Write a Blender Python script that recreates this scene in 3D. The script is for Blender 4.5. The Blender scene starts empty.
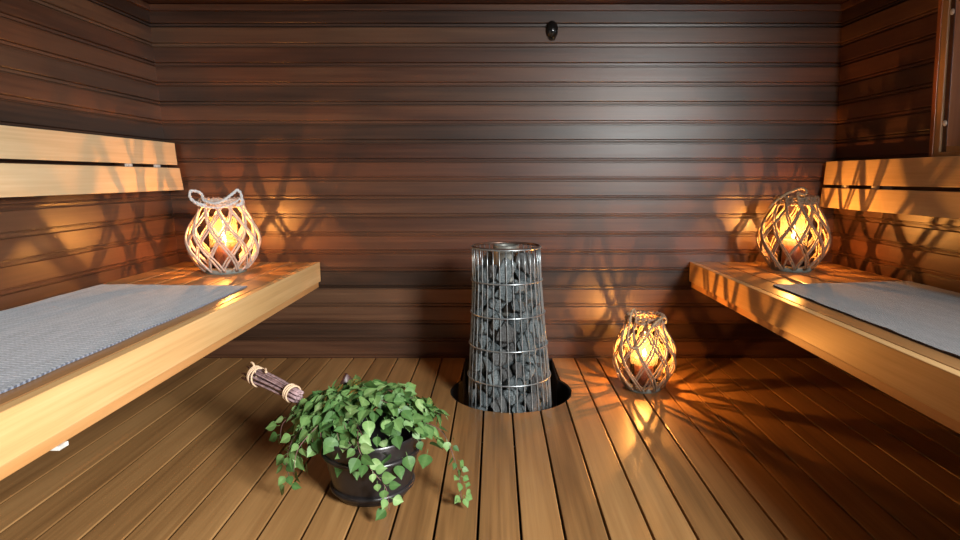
import bpy, bmesh, math, random
from math import sin, cos, pi, radians
from mathutils import Vector, Matrix, Euler, noise

scene = bpy.context.scene
C = scene.collection

# ------------------------------------------------------------------ helpers
def link(name, bm, mat, parent=None, smooth=True, loc=None, rot=None, autos=None):
    bmesh.ops.recalc_face_normals(bm, faces=bm.faces)
    me = bpy.data.meshes.new(name)
    bm.to_mesh(me); bm.free()
    if smooth:
        for p in me.polygons: p.use_smooth = True
        if autos is not None:
            me.set_sharp_from_angle(angle=radians(autos))
    for m in (mat if isinstance(mat, (list, tuple)) else [mat]):
        me.materials.append(m)
    o = bpy.data.objects.new(name, me)
    C.objects.link(o)
    if parent: o.parent = parent
    if loc: o.location = loc
    if rot: o.rotation_euler = rot
    return o

def tag(o, label=None, cat=None, group=None, kind=None):
    if label: o['label'] = label
    if cat: o['category'] = cat
    if group: o['group'] = group
    if kind: o['kind'] = kind
    return o

def thing(name, label, cat, loc=(0, 0, 0), rot=(0, 0, 0), group=None):
    o = bpy.data.objects.new(name, None)
    o.empty_display_size = .05
    C.objects.link(o)
    o.location = loc; o.rotation_euler = rot
    return tag(o, label, cat, group)

def box(bm, x0, x1, y0, y1, z0, z1, bev=0.0, f=None, seg=2):
    vs = [bm.verts.new((x, y, z)) for x in (x0, x1) for y in (y0, y1) for z in (z0, z1)]
    q = [(0, 1, 3, 2), (4, 6, 7, 5), (0, 4, 5, 1), (2, 3, 7, 6), (0, 2, 6, 4), (1, 5, 7, 3)]
    fs = [bm.faces.new([vs[i] for i in k]) for k in q]
    if bev > 0:
        es = {e for fc in fs for e in fc.edges}
        r = bmesh.ops.bevel(bm, geom=list(es), offset=bev, segments=seg, profile=.6, affect='EDGES')
        vs = list({v for v in r['verts']} | {v for v in vs if v.is_valid})
    if f:
        for v in {v for v in vs if v.is_valid}: v.co = f(v.co)

def tube(bm, pts, rad, n=8, closed=False, taper=None, cap=True, flat=1.0):
    pts = [Vector(p) for p in pts]
    rings = []; N = len(pts); prev = None
    for i, p in enumerate(pts):
        if closed: d = pts[(i + 1) % N] - pts[i - 1]
        else: d = pts[min(i + 1, N - 1)] - pts[max(i - 1, 0)]
        d.normalize()
        if prev is None:
            up = Vector((0, 0, 1)) if abs(d.z) < .9 else Vector((1, 0, 0))
            a = d.cross(up).normalized()
        else:
            a = (prev - d * prev.dot(d)).normalized()
        prev = a; b = d.cross(a)
        r = rad(i / max(1, N - 1)) if callable(rad) else rad
        rings.append([bm.verts.new(p + (a * cos(2 * pi * k / n) + b * sin(2 * pi * k / n) * flat) * r) for k in range(n)])
    for i in range(N if closed else N - 1):
        A, B = rings[i], rings[(i + 1) % N]
        for k in range(n):
            bm.faces.new((A[k], A[(k + 1) % n], B[(k + 1) % n], B[k]))
    if cap and not closed:
        bm.faces.new(rings[0][::-1]); bm.faces.new(rings[-1])

def lathe(bm, prof, n=48, cx=0, cy=0):
    rows = []
    for r, z in prof:
        if r < 1e-5: rows.append([bm.verts.new((cx, cy, z))])
        else: rows.append([bm.verts.new((cx + r * cos(2 * pi * k / n), cy + r * sin(2 * pi * k / n), z)) for k in range(n)])
    for A, B in zip(rows, rows[1:]):
        for k in range(n):
            a0, a1 = A[k % len(A)], A[(k + 1) % len(A)]
            b0, b1 = B[k % len(B)], B[(k + 1) % len(B)]
            f = [a0]
            for v in (a1, b1, b0):
                if v not in f: f.append(v)
            if len(f) > 2: bm.faces.new(f)

def spline(P, n=8, closed=False):
    P = [Vector(p) for p in P]; out = []; N = len(P)
    def g(i): return P[i % N] if closed else P[max(0, min(N - 1, i))]
    for i in range(N if closed else N - 1):
        a, b, c, d = g(i - 1), g(i), g(i + 1), g(i + 2)
        for k in range(n):
            t = k / n
            out.append(.5 * ((2 * b) + (c - a) * t + (2 * a - 5 * b + 4 * c - d) * t * t + (3 * b - a - 3 * c + d) * t ** 3))
    if not closed: out.append(P[-1])
    return out

# ------------------------------------------------------------------ materials
class NT:
    def __init__(s, name):
        s.m = bpy.data.materials.new(name); s.m.use_nodes = True
        s.t = s.m.node_tree; s.t.nodes.clear()
        s.out = s.n('ShaderNodeOutputMaterial')
    def n(s, typ, **kw):
        x = s.t.nodes.new(typ)
        for k, v in kw.items():
            if k.startswith('i_'): x.inputs[k[2:].replace('_', ' ')].default_value = v
            else: setattr(x, k, v)
        return x
    def l(s, a, b): s.t.links.new(a, b)
    def math(s, op, a, b=None):
        x = s.n('ShaderNodeMath', operation=op)
        for i, v in enumerate((a, b)):
            if v is None: continue
            if isinstance(v, (int, float)): x.inputs[i].default_value = v
            else: s.l(v, x.inputs[i])
        return x.outputs[0]
    def ramp(s, fac, stops):
        x = s.n('ShaderNodeValToRGB'); cr = x.color_ramp
        while len(cr.elements) < len(stops): cr.elements.new(.5)
        for e, (p, c) in zip(cr.elements, stops):
            e.position = p; e.color = (*c, 1) if len(c) == 3 else c
        s.l(fac, x.inputs[0]); return x.outputs[0]

def lin(h):
    return tuple(((c / 255 + .055) / 1.055) ** 2.4 if c > 10 else c / 255 / 12.92 for c in h)

def wood(name, dark, mid, light, grain='Y', across='X', pitch=.12, off=0., rough=.45, spec=.5, var=.35, bump=.12, rvar=.1, streak=60, coat=0.0, huevar=0.0, hue2=None, shear=0.0):
    """Procedural timber: fibres run along GRAIN, every board (PITCH wide along ACROSS) has its own tone."""
    T = NT(name)
    tc = T.n('ShaderNodeTexCoord'); sep = T.n('ShaderNodeSeparateXYZ'); T.l(tc.outputs['Object'], sep.inputs[0])
    ax = sep.outputs[across]
    if pitch:
        idx = T.math('FLOOR', T.math('DIVIDE', T.math('SUBTRACT', ax, off), pitch))
    else:
        idx = T.math('MULTIPLY', 0.0, 1.0)
    wn = T.n('ShaderNodeTexWhiteNoise', noise_dimensions='1D'); T.l(idx, wn.inputs['W'])
    # stretched coordinate
    mp = T.n('ShaderNodeMapping')
    sc = [streak, streak, streak]; sc['XYZ'.index(grain)] = 1.6
    mp.inputs['Scale'].default_value = sc
    T.l(tc.outputs['Object'], mp.inputs['Vector'])
    ad = T.n('ShaderNodeVectorMath', operation='ADD')
    sh = T.n('ShaderNodeCombineXYZ')
    T.l(T.math('MULTIPLY', wn.outputs['Value'], 40.), sh.inputs[0]); T.l(T.math('MULTIPLY', wn.outputs['Value'], 71.), sh.inputs[1]); T.l(T.math('MULTIPLY', wn.outputs['Value'], 23.), sh.inputs[2])
    T.l(mp.outputs[0], ad.inputs[0]); T.l(sh.outputs[0], ad.inputs[1])
    nz = T.n('ShaderNodeTexNoise', i_Scale=1.0, i_Detail=6.0, i_Roughness=.62); T.l(ad.outputs[0], nz.inputs['Vector'])
    mp2 = T.n('ShaderNodeMapping'); sc2 = [9., 9., 9.]; sc2['XYZ'.index(grain)] = .8
    mp2.inputs['Scale'].default_value = sc2; T.l(tc.outputs['Object'], mp2.inputs['Vector'])
    ad2 = T.n('ShaderNodeVectorMath', operation='ADD'); T.l(mp2.outputs[0], ad2.inputs[0]); T.l(sh.outputs[0], ad2.inputs[1])
    nz2 = T.n('ShaderNodeTexNoise', i_Scale=1.0, i_Detail=3.0, i_Roughness=.5, i_Distortion=.6); T.l(ad2.outputs[0], nz2.inputs['Vector'])
    mix = T.math('ADD', T.math('MULTIPLY', nz.outputs['Fac'], .45), T.math('MULTIPLY', nz2.outputs['Fac'], .55))
    mix = T.math('ADD', mix, T.math('MULTIPLY', T.math('SUBTRACT', wn.outputs['Value'], .5), var))
    col = T.ramp(mix, [(.28, dark), (.5, mid), (.74, light)])
    if hue2:
        wn2 = T.n('ShaderNodeTexWhiteNoise', noise_dimensions='1D'); T.l(T.math('ADD', idx, 37.3), wn2.inputs['W'])
        mx = T.n('ShaderNodeMix', data_type='RGBA', blend_type='MULTIPLY')
        T.l(T.math('MULTIPLY', wn2.outputs['Value'], huevar), mx.inputs[0]); T.l(col, mx.inputs[6]); mx.inputs[7].default_value = (*hue2, 1)
        col = mx.outputs[2]
    b = T.n('ShaderNodeBsdfPrincipled'); T.l(col, b.inputs['Base Color'])
    b.inputs['Specular IOR Level'].default_value = spec
    T.l(T.math('ADD', rough - rvar / 2, T.math('MULTIPLY', nz.outputs['Fac'], rvar)), b.inputs['Roughness'])
    if coat: b.inputs['Coat Weight'].default_value = coat; b.inputs['Coat Roughness'].default_value = .25
    bp = T.n('ShaderNodeBump', i_Strength=bump, i_Distance=.002); T.l(nz.outputs['Fac'], bp.inputs['Height']); T.l(bp.outputs[0], b.inputs['Normal'])
    T.l(b.outputs[0], T.out.inputs[0])
    return T.m

def plain(name, col, rough=.5, metal=0., spec=.5, noise_s=0., noise_amt=.2, bump=0., coat=0., bscale=None):
    T = NT(name); b = T.n('ShaderNodeBsdfPrincipled')
    b.inputs['Roughness'].default_value = rough; b.inputs['Metallic'].default_value = metal
    b.inputs['Specular IOR Level'].default_value = spec
    if coat: b.inputs['Coat Weight'].default_value = coat
    if noise_s:
        tc = T.n('ShaderNodeTexCoord'); nz = T.n('ShaderNodeTexNoise', i_Scale=noise_s, i_Detail=5.); T.l(tc.outputs['Object'], nz.inputs['Vector'])
        lo = tuple(c * (1 - noise_amt) for c in col); hi = tuple(min(1, c * (1 + noise_amt)) for c in col)
        T.l(T.ramp(nz.outputs['Fac'], [(.3, lo), (.7, hi)]), b.inputs['Base Color'])
        if bump:
            bp = T.n('ShaderNodeBump', i_Strength=bump, i_Distance=.002); T.l(nz.outputs['Fac'], bp.inputs['Height']); T.l(bp.outputs[0], b.inputs['Normal'])
    else: b.inputs['Base Color'].default_value = (*col, 1)
    T.l(b.outputs[0], T.out.inputs[0]); return T.m

wall_args = dict(pitch=.0953, off=.0, rough=.38, spec=.62, var=.3, bump=.15, streak=70, huevar=1.0, hue2=(1.0, .72, .58))
WD, WM, WL = lin((42, 27, 18)), lin((71, 47, 33)), lin((98, 70, 50))
M_wall_back = wood('dark_stained_panelling', WD, WM, WL, grain='X', across='Z', **wall_args)
M_wall_side = wood('dark_stained_panelling_side', WD, WM, WL, grain='Y', across='Z', **{**wall_args, 'rough': .42})
M_ceiling = wood('dark_ceiling_boards', WD, WM, WL, grain='X', across='Y', **{**wall_args, 'off': .03})
M_trim = wood('dark_trim_wood', WD, WM, WL, grain='X', across='Z', **{**wall_args, 'pitch': 0})
FD, FM, FL = lin((108, 76, 44)), lin((146, 107, 65)), lin((172, 131, 84))
M_floor = wood('oiled_deck_boards', FD, FM, FL, grain='Y', across='X', pitch=.12, off=.12 * .6, rough=.38, spec=.45, var=.22, bump=.15, streak=80)
M_floor_under = plain('underfloor_shade_black', (.006, .005, .004), .9)  # near-black colour stands in for the shade below the deck gaps
BD, BM_, BL = lin((176, 134, 84)), lin((204, 163, 110)), lin((222, 185, 134))
M_fascia = wood('pale_alder_fascia', BD, BM_, BL, grain='Y', across='Z', pitch=0, rough=.42, spec=.4, var=.1, bump=.1, streak=110)
M_slat = wood('alder_bench_slats', lin((128, 90, 54)), lin((156, 114, 72)), lin((180, 138, 92)), grain='Y', across='X', pitch=0, rough=.33, spec=.5, var=.25, bump=.1, streak=90)
M_under = wood('bench_underframe_wood', lin((150, 104, 60)), lin((182, 132, 80)), lin((200, 152, 100)), grain='Y', across='X', pitch=0, rough=.5, bump=.1)
M_backboard = wood('pale_alder_backrest', lin((186, 154, 114)), lin((206, 176, 136)), lin((220, 194, 156)), grain='Y', across='Z', pitch=0, rough=.45, spec=.4, bump=.08, streak=120)
M_jamb = wood('window_jamb_wood', lin((124, 72, 40)), lin((164, 98, 56)), lin((184, 118, 72)), grain='Z', across='X', pitch=0, rough=.3, spec=.5, bump=.08, streak=60)
M_casing = wood('window_casing_wood', lin((146, 112, 78)), lin((178, 140, 98)), lin((198, 160, 116)), grain='Z', across='X', pitch=0, rough=.4, bump=.08, streak=60)  # daylight on the casing is put into this lighter wood tone
M_screw = plain('bright_screw_steel', (.9, .9, .9), .4, .2)
M_clip = plain('pale_fixing_clip', (.62, .60, .56), .4, .0, noise_s=60, noise_amt=.3)
M_wire = plain('galvanised_wire', lin((176, 184, 188)), .34, .85)
M_rim = plain('heated_steel_rim', lin((120, 96, 84)), .4, .8, noise_s=30, noise_amt=.4)
M_core = plain('grey_steel_core', lin((130, 130, 124)), .5, .5, noise_s=12, noise_amt=.3)
M_pit = plain('black_sheet_metal', (.012, .012, .013), .5, .2)
M_sensor = plain('glossy_black_plastic', (.008, .009, .01), .12, 0., spec=.6)

def mat_stone():
    T = NT('split_peridotite'); tc = T.n('ShaderNodeTexCoord'); oi = T.n('ShaderNodeObjectInfo')
    nz = T.n('ShaderNodeTexNoise', i_Scale=9., i_Detail=8., i_Roughness=.7); T.l(tc.outputs['Object'], nz.inputs['Vector'])
    nf = T.n('ShaderNodeTexNoise', i_Scale=45., i_Detail=4., i_Roughness=.7); T.l(tc.outputs['Object'], nf.inputs['Vector'])
    f = T.math('ADD', T.math('MULTIPLY', nz.outputs['Fac'], .55), T.math('MULTIPLY', nf.outputs['Fac'], .45))
    f = T.math('ADD', f, T.math('MULTIPLY', T.math('SUBTRACT', oi.outputs['Random'], .5), .16))
    c = T.ramp(f, [(.34, lin((74, 84, 88))), (.5, lin((130, 143, 148))), (.68, lin((192, 204, 208)))])
    wn = T.n('ShaderNodeTexWhiteNoise', noise_dimensions='1D'); T.l(T.math('MULTIPLY', oi.outputs['Random'], 97.), wn.inputs['W'])
    mx = T.n('ShaderNodeMix', data_type='RGBA', blend_type='MIX')
    T.l(T.math('MULTIPLY', T.math('GREATER_THAN', wn.outputs['Value'], .8), .45), mx.inputs[0]); T.l(c, mx.inputs[6]); mx.inputs[7].default_value = (*lin((106, 88, 80)), 1)
    b = T.n('ShaderNodeBsdfPrincipled', i_Roughness=.75); T.l(mx.outputs[2], b.inputs['Base Color'])
    bp = T.n('ShaderNodeBump', i_Strength=.9, i_Distance=.06); T.l(f, bp.inputs['Height']); T.l(bp.outputs[0], b.inputs['Normal'])
    T.l(b.outputs[0], T.out.inputs[0]); return T.m
M_stone = mat_stone()

def mat_towel(name, a, b_, dash=True, warp=190.):
    T = NT(name); tc = T.n('ShaderNodeTexCoord'); sep = T.n('ShaderNodeSeparateXYZ'); T.l(tc.outputs['Object'], sep.inputs[0])
    w1 = T.math('SINE', T.math('MULTIPLY', sep.outputs['Y'], 2 * pi * 62)) ; w2 = T.math('SINE', T.math('MULTIPLY', sep.outputs['X'], 2 * pi * 130))
    nz = T.n('ShaderNodeTexNoise', i_Scale=220., i_Detail=3.); T.l(tc.outputs['Object'], nz.inputs['Vector'])
    mp = T.n('ShaderNodeMapping'); mp.inputs['Scale'].default_value = (14, 3, 1); T.l(tc.outputs['Object'], mp.inputs['Vector'])
    nb = T.n('ShaderNodeTexNoise', i_Scale=2., i_Detail=3.); T.l(mp.outputs[0], nb.inputs['Vector'])
    rows = T.math('SINE', T.math('MULTIPLY', sep.outputs['X'], 2 * pi * 26))
    pat = T.math('MULTIPLY', T.math('GREATER_THAN', rows, .1), T.math('MAXIMUM', w1, -.3)) if dash else T.math('MULTIPLY', w1, w2)
    f = T.math('ADD', T.math('MULTIPLY', pat, .26 if dash else .08), T.math('ADD', T.math('MULTIPLY', nz.outputs['Fac'], .55), T.math('MULTIPLY', nb.outputs['Fac'], .4)))
    c = T.ramp(f, [(.3, a), (.68, b_)])
    s = T.n('ShaderNodeBsdfPrincipled', i_Roughness=.95); T.l(c, s.inputs['Base Color']); s.inputs['Specular IOR Level'].default_value = .15
    s.inputs['Sheen Weight'].default_value = .25
    bp = T.n('ShaderNodeBump', i_Strength=.9, i_Distance=.003); T.l(f, bp.inputs['Height']); T.l(bp.outputs[0], s.inputs['Normal'])
    T.l(s.outputs[0], T.out.inputs[0]); return T.m
M_towel_blue = mat_towel('woven_linen_slate_blue', lin((58, 61, 74)), lin((124, 129, 144)), True)
M_towel_grey = mat_towel('woven_linen_grey', lin((46, 42, 45)), lin((98, 91, 95)), False)

M_willow_white = plain('whitewashed_willow', lin((190, 172, 160)), .6, noise_s=90, noise_amt=.28, bump=.5)
M_willow_tan = plain('greyed_willow', lin((144, 122, 100)), .6, noise_s=90, noise_amt=.3, bump=.5)
M_rope_white = plain('pale_rope', lin((206, 204, 204)), .8, noise_s=300, noise_amt=.35, bump=1.)
M_rope_tan = plain('jute_rope', lin((168, 146, 116)), .8, noise_s=300, noise_amt=.35, bump=1.)
M_base_grey = plain('grey_washed_wood_disc', lin((122, 126, 120)), .6, noise_s=50, noise_amt=.25, bump=.4)
M_wax = plain('brown_candle_wax', lin((112, 66, 48)), .5)
M_wick = plain('wick', (.02, .015, .01), .9)

def mat_glass(name='lantern_glass', diff=.12):
    T = NT(name)
    tr = T.n('ShaderNodeBsdfTransparent'); tl = T.n('ShaderNodeBsdfTranslucent'); gl = T.n('ShaderNodeBsdfGlossy', i_Roughness=.05)
    tl.inputs['Color'].default_value = (1, .93, .84, 1)
    tr.inputs['Color'].default_value = (.97, .97, .96, 1)
    a = T.n('ShaderNodeMixShader'); a.inputs[0].default_value = diff; T.l(tr.outputs[0], a.inputs[1]); T.l(tl.outputs[0], a.inputs[2])
    fr = T.n('ShaderNodeFresnel', i_IOR=1.45); b = T.n('ShaderNodeMixShader'); T.l(fr.outputs[0], b.inputs[0]); T.l(a.outputs[0], b.inputs[1]); T.l(gl.outputs[0], b.inputs[2])
    T.l(b.outputs[0], T.out.inputs[0]); return T.m
M_glass = mat_glass(diff=.05)
M_pane = mat_glass('window_glass', .0)

FLAME_COL = (1.0, .38, .07)
def mat_flame():
    T = NT('candle_flame'); e = T.n('ShaderNodeEmission'); e.inputs['Color'].default_value = (1., .62, .26, 1); e.inputs['Strength'].default_value = 90.
    T.l(e.outputs[0], T.out.inputs[0]); return T.m
M_flame = mat_flame()

M_bucket = plain('black_glazed_wood', lin((30, 27, 28)), .3, noise_s=14, noise_amt=.45, bump=.25, spec=.6)
M_bucket_ear = plain('dark_brown_wood', lin((62, 34, 34)), .45, noise_s=20, noise_amt=.3)
M_twig = plain('birch_twig', lin((98, 66, 62)), .6, noise_s=60, noise_amt=.35)
M_twig_end = plain('birch_bundle_twig', lin((150, 124, 126)), .55, noise_s=70, noise_amt=.45)
M_string = plain('pale_binding_twig', lin((206, 176, 146)), .7, noise_s=80, noise_amt=.2)

def mat_leaf():
    T = NT('birch_leaf')
    at = T.n('ShaderNodeAttribute', attribute_name='tone'); tc = T.n('ShaderNodeTexCoord')
    nz = T.n('ShaderNodeTexNoise', i_Scale=60., i_Detail=3.); T.l(tc.outputs['Object'], nz.inputs['Vector'])
    f = T.math('ADD', T.math('MULTIPLY', at.outputs['Fac'], .75), T.math('MULTIPLY', nz.outputs['Fac'], .25))
    c = T.ramp(f, [(.08, lin((34, 62, 28))), (.4, lin((72, 108, 56))), (.7, lin((116, 148, 88))), (.93, lin((170, 192, 140)))])
    b = T.n('ShaderNodeBsdfPrincipled', i_Roughness=.5); T.l(c, b.inputs['Base Color']); b.inputs['Specular IOR Level'].default_value = .4
    tl = T.n('ShaderNodeBsdfTranslucent'); T.l(c, tl.inputs['Color'])
    m = T.n('ShaderNodeMixShader'); m.inputs[0].default_value = .18; T.l(b.outputs[0], m.inputs[1]); T.l(tl.outputs[0], m.inputs[2])
    T.l(m.outputs[0], T.out.inputs[0]); return T.m
M_leaf = mat_leaf()

# ------------------------------------------------------------------ room shell
PITCH = .0953
Z_TOP = 1.822
Y_FRONT = -3.6
def xl(y, z): return -1.676 + .0085 * y - .041 * (z - .54)      # slightly leaning side walls of the cabin
def xr(y, z): return 1.784 - .03 * y - .041 * (z - .54)
# board profile: (height inside one board, depth into the room)
PROF = [(.0000, -.013), (.0040, -.013), (.0046, -.0050), (.0128, -.0040), (.0134, -.011), (.0172, -.011), (.0192, -.0015), (.0212, 0.), (.0900, 0.), (.0928, -.0020), (.0934, -.013), (.0953, -.013)]

def panel_wall(name, place, a0, a1, mat, rows=range(-2, 20), cut=None):
    """place(a, depth, z) -> point; boards run along a."""
    bm = bmesh.new()
    for k in rows:
        runs = [(a0, a1)]
        if cut and k in cut[0]: runs = [(a0, cut[1]), (cut[2], a1)]
        for (s, e) in runs:
            A = []; B = []
            for (h, d) in PROF:
                z = k * PITCH + h
                if z > Z_TOP + .05: z = Z_TOP + .05
                A.append(bm.verts.new(place(s, d, z))); B.append(bm.verts.new(place(e, d, z)))
            for i in range(len(A) - 1): bm.faces.new((A[i], A[i + 1], B[i + 1], B[i]))
    bmesh.ops.remove_doubles(bm, verts=bm.verts, dist=1e-5)
    o = link(name, bm, mat, smooth=False)
    sol = o.modifiers.new('thickness', 'SOLIDIFY'); sol.thickness = .012; sol.offset = -1 if name != 'wall_left' else 1
    tag(o, kind='structure'); return o

wb = panel_wall('wall_back', lambda a, d, z: (a, -d, z), -1.95, 2.05, M_wall_back)
wb['label'] = 'dark stained horizontal timber panelling behind the heater'
wl = panel_wall('wall_left', lambda a, d, z: (xl(a, z) + d, a, z), Y_FRONT, 0.02, M_wall_side)
wr = panel_wall('wall_right', lambda a, d, z: (xr(a, z) - d, a, z), Y_FRONT, 0.02, M_wall_side, cut=(range(11, 18), -1.98, -.750))
for o in (wb, wl, wr):
    o.modifiers.clear()
# ceiling
bm = bmesh.new()
y = 0.02
while y > Y_FRONT:
    for (s, e, dz) in ((0, .005, .008), (.005, .0935, 0)):
        pass
    box(bm, -1.95, 2.05, max(y - .0935, Y_FRONT), y, Z_TOP, Z_TOP + .02, .002, seg=1)
    y -= .0953
box(bm, -1.95, 2.05, Y_FRONT, .02, Z_TOP + .02, Z_TOP + .03)
tag(link('ceiling', bm, M_ceiling, smooth=False), 'dark stained timber ceiling', kind='structure')
# cornice strips
bm = bmesh.new(); box(bm, -1.72, 1.735, -.016, 0, 1.790, Z_TOP - .002, .003)
tag(link('trim_1', bm, M_trim, smooth=False), kind='structure')
def side_strip(nm, fx, s):
    bm = bmesh.new()
    box(bm, 0, .016, Y_FRONT, -.016, 1.790, Z_TOP - .002, .003, f=lambda v: Vector((fx(v.y, v.z) + s * v.x, v.y, v.z)))
    tag(link(nm, bm, M_trim, smooth=False), kind='structure')
side_strip('trim_2', xl, 1); side_strip('trim_3', xr, -1)

# floor boards, cut round the heater recess
PX, PY, PR, PH = .073, -.503, .280, .235     # recess: centre, radius, half width of the notch at the back wall
def recess_front(x):
    d = abs(x - PX)
    return PY - math.sqrt(PR * PR - d * d) if d < PR else None
def recess_back(x):
    d = abs(x - PX)
    if d <= PH: return 0.0
    return PY + math.sqrt(PR * PR - d * d)
def prism(bm, poly, z0, z1, bev=.0025):
    top = [bm.verts.new((x, y, z1)) for x, y in poly]; bot = [bm.verts.new((x, y, z0)) for x, y in poly]
    ft = bm.faces.new(top); n = len(poly)
    bm.faces.new(bot[::-1])
    for i in range(n): bm.faces.new((top[i], bot[i], bot[(i + 1) % n], top[(i + 1) % n]))
    if bev:
        es = [e for e in ft.edges if e.calc_length() > .3]
        if es: bmesh.ops.bevel(bm, geom=es, offset=bev, segments=2, profile=.6, affect='EDGES')
bm = bmesh.new()
GAP = .0075
for i in range(-17, 18):
    x0, x1 = .12 * (i + .6) + GAP / 2, .12 * (i + 1.6) - GAP / 2
    hit = x1 > PX - PR and x0 < PX + PR
    if not hit:
        prism(bm, [(x0, Y_FRONT), (x1, Y_FRONT), (x1, 0), (x0, 0)], -.026, 0)
        continue
    xs = [x0 + (x1 - x0) * k / 12 for k in range(13)]
    xin = [x for x in xs if abs(x - PX) < PR - 1e-4]
    for e in (PX - PR + 1e-4, PX + PR - 1e-4):
        if x0 < e < x1: xin.append(e)
    xin.sort()
    front = [(x, recess_front(x)) for x in xin]
    poly = [(x0, Y_FRONT), (x1, Y_FRONT)]
    if xin[-1] < x1 - 1e-3:      # board reaches past the recess on its right edge
        xb = [x for x in xin if abs(x - PX) > PH] or [PX + PH]
        poly += [(x1, 0), (PX + PH, 0)] + [(x, recess_back(x)) for x in sorted(set([PX + PH] + [x for x in xin if x > PX + PH]))] + [(x, recess_front(x)) for x in reversed(xin)]
        poly += [(x0, recess_front(x0))] if abs(poly[-1][0] - x0) > 1e-4 else []
    elif xin[0] > x0 + 1e-3:
        poly += [(x, recess_front(x)) for x in reversed(xin)] + [(x, recess_back(x)) for x in sorted(set([PX - PH] + [x for x in xin if x < PX - PH]))] + [(PX - PH, 0), (x0, 0)]
    else:
        poly += [(x, recess_front(x)) for x in reversed(xin)]
    q = []
    for p in poly:
        if not q or (Vector(p) - Vector(q[-1])).length > 1e-4: q.append(p)
    prism(bm, q, -.026, 0)
    side = [x for x in xin if abs(x - PX) > PH + 1e-3]
n0 = len(bm.faces)
box(bm, -1.95, 2.05, Y_FRONT, .02, -.215, -.205)
bm.faces.ensure_lookup_table()
for f in bm.faces[n0:]: f.material_index = 1
tag(link('floor', bm, [M_floor, M_floor_under], smooth=False), kind='structure')

# ------------------------------------------------------------------ recess pan under the heater
outl = [(PX - PH, -.004)]
a0 = math.atan2(recess_back(PX - PH * 1.0001) - PY, -PH)
A0 = pi - math.asin(math.sqrt(PR ** 2 - PH ** 2) / PR); A1 = 2 * pi + math.asin(math.sqrt(PR ** 2 - PH ** 2) / PR)
for k in range(49):
    a = A0 + (A1 - A0) * k / 48
    outl.append((PX + (PR - .004) * cos(a), PY + (PR - .004) * sin(a)))
outl.append((PX + PH, -.004))
pan = thing('heater_recess', 'black sheet metal recess sunk in the deck around the stone heater', 'recess', (PX, PY, 0))
bm = bmesh.new()
def L(p, z, s=1.0): return bm.verts.new(((p[0] - PX) * s, (p[1] - PY) * s, z))
top = [L(p, -.004) for p in outl]; bot = [L(p, -.160) for p in outl]
topi = [L(p, -.004, .988) for p in outl]; boti = [L(p, -.156, .988) for p in outl]
n = len(outl)
for A, B in ((top, bot), (topi, boti), (top, topi)):
    for i in range(n): bm.faces.new((A[i], A[(i + 1) % n], B[(i + 1) % n], B[i]))
bm.faces.new(bot); bm.faces.new(boti)
link('recess_pan', bm, M_pit, pan, smooth=False)

# ------------------------------------------------------------------ window in the right wall
WY0, WY1, WZ0, WZ1 = -1.98, -.750, 1.092, 18 * PITCH
win = bpy.data.objects.new('window_1', None); C.objects.link(win); tag(win, 'wood cased window niche in the dark wall above the bench', kind='structure')
def lean(v): return Vector((xr(v.y, v.z) + v.x, v.y, v.z))      # x counted from the wall face, + outwards
def wbox(bm, *a, **k): box(bm, *a, f=lean, **k)
bm = bmesh.new()
wbox(bm, -.012, .004, WY1 + .022, WY1 + .070, 1.046, Z_TOP - .003, bev=.004)          # upright casing nearest the back wall
wbox(bm, -.012, .004, WY0 - .105, WY0 - .025, 1.046, Z_TOP - .003, bev=.004)
wbox(bm, -.012, .004, WY0 - .025, WY1 + .025, 1.046, WZ0 - .022, bev=.004)            # lower casing
wbox(bm, -.012, .004, WY0 - .025, WY1 + .025, WZ1 + .02, Z_TOP - .003, bev=.004)
link('window_casing', bm, M_casing, win, smooth=False)
bm = bmesh.new()
wbox(bm, -.017, -.012, WY1 + .052, WY1 + .072, 1.044, Z_TOP - .003, bev=.002)
link('casing_bead', bm, M_jamb, win, smooth=False)
bm = bmesh.new()
wbox(bm, .000, .22, WY1, WY1 + .022, WZ0 - .02, WZ1 + .02, bev=.002)
wbox(bm, .000, .22, WY0 - .022, WY0, WZ0 - .02, WZ1 + .02, bev=.002)
wbox(bm, .000, .22, WY0, WY1, WZ1, WZ1 + .02, bev=.002)
link('window_jamb', bm, M_jamb, win, smooth=False)
bm = bmesh.new(); wbox(bm, -.002, .22, WY0, WY1, WZ0 - .022, WZ0, bev=.003)
link('window_sill', bm, M_casing, win, smooth=False)
bm = bmesh.new(); wbox(bm, -.003, .004, WY1 + .001, WY1 + .022, WZ0 - .02, WZ1 + .02)
link('dark_rebate', bm, M_trim, win, smooth=False)
for zz in (1.182, 1.60):
    bm = bmesh.new(); bmesh.ops.create_uvsphere(bm, u_segments=14, v_segments=8, radius=.012)
    for v in bm.verts: v.co.x *= .5
    link('screw', bm, M_screw, win, loc=(xr(WY1 + .013, zz) - .003, WY1 + .013, zz))
bm = bmesh.new(); wbox(bm, .185, .189, WY0, WY1, WZ0, WZ1)
link('glass_pane', bm, M_pane, win, smooth=False)

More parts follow.
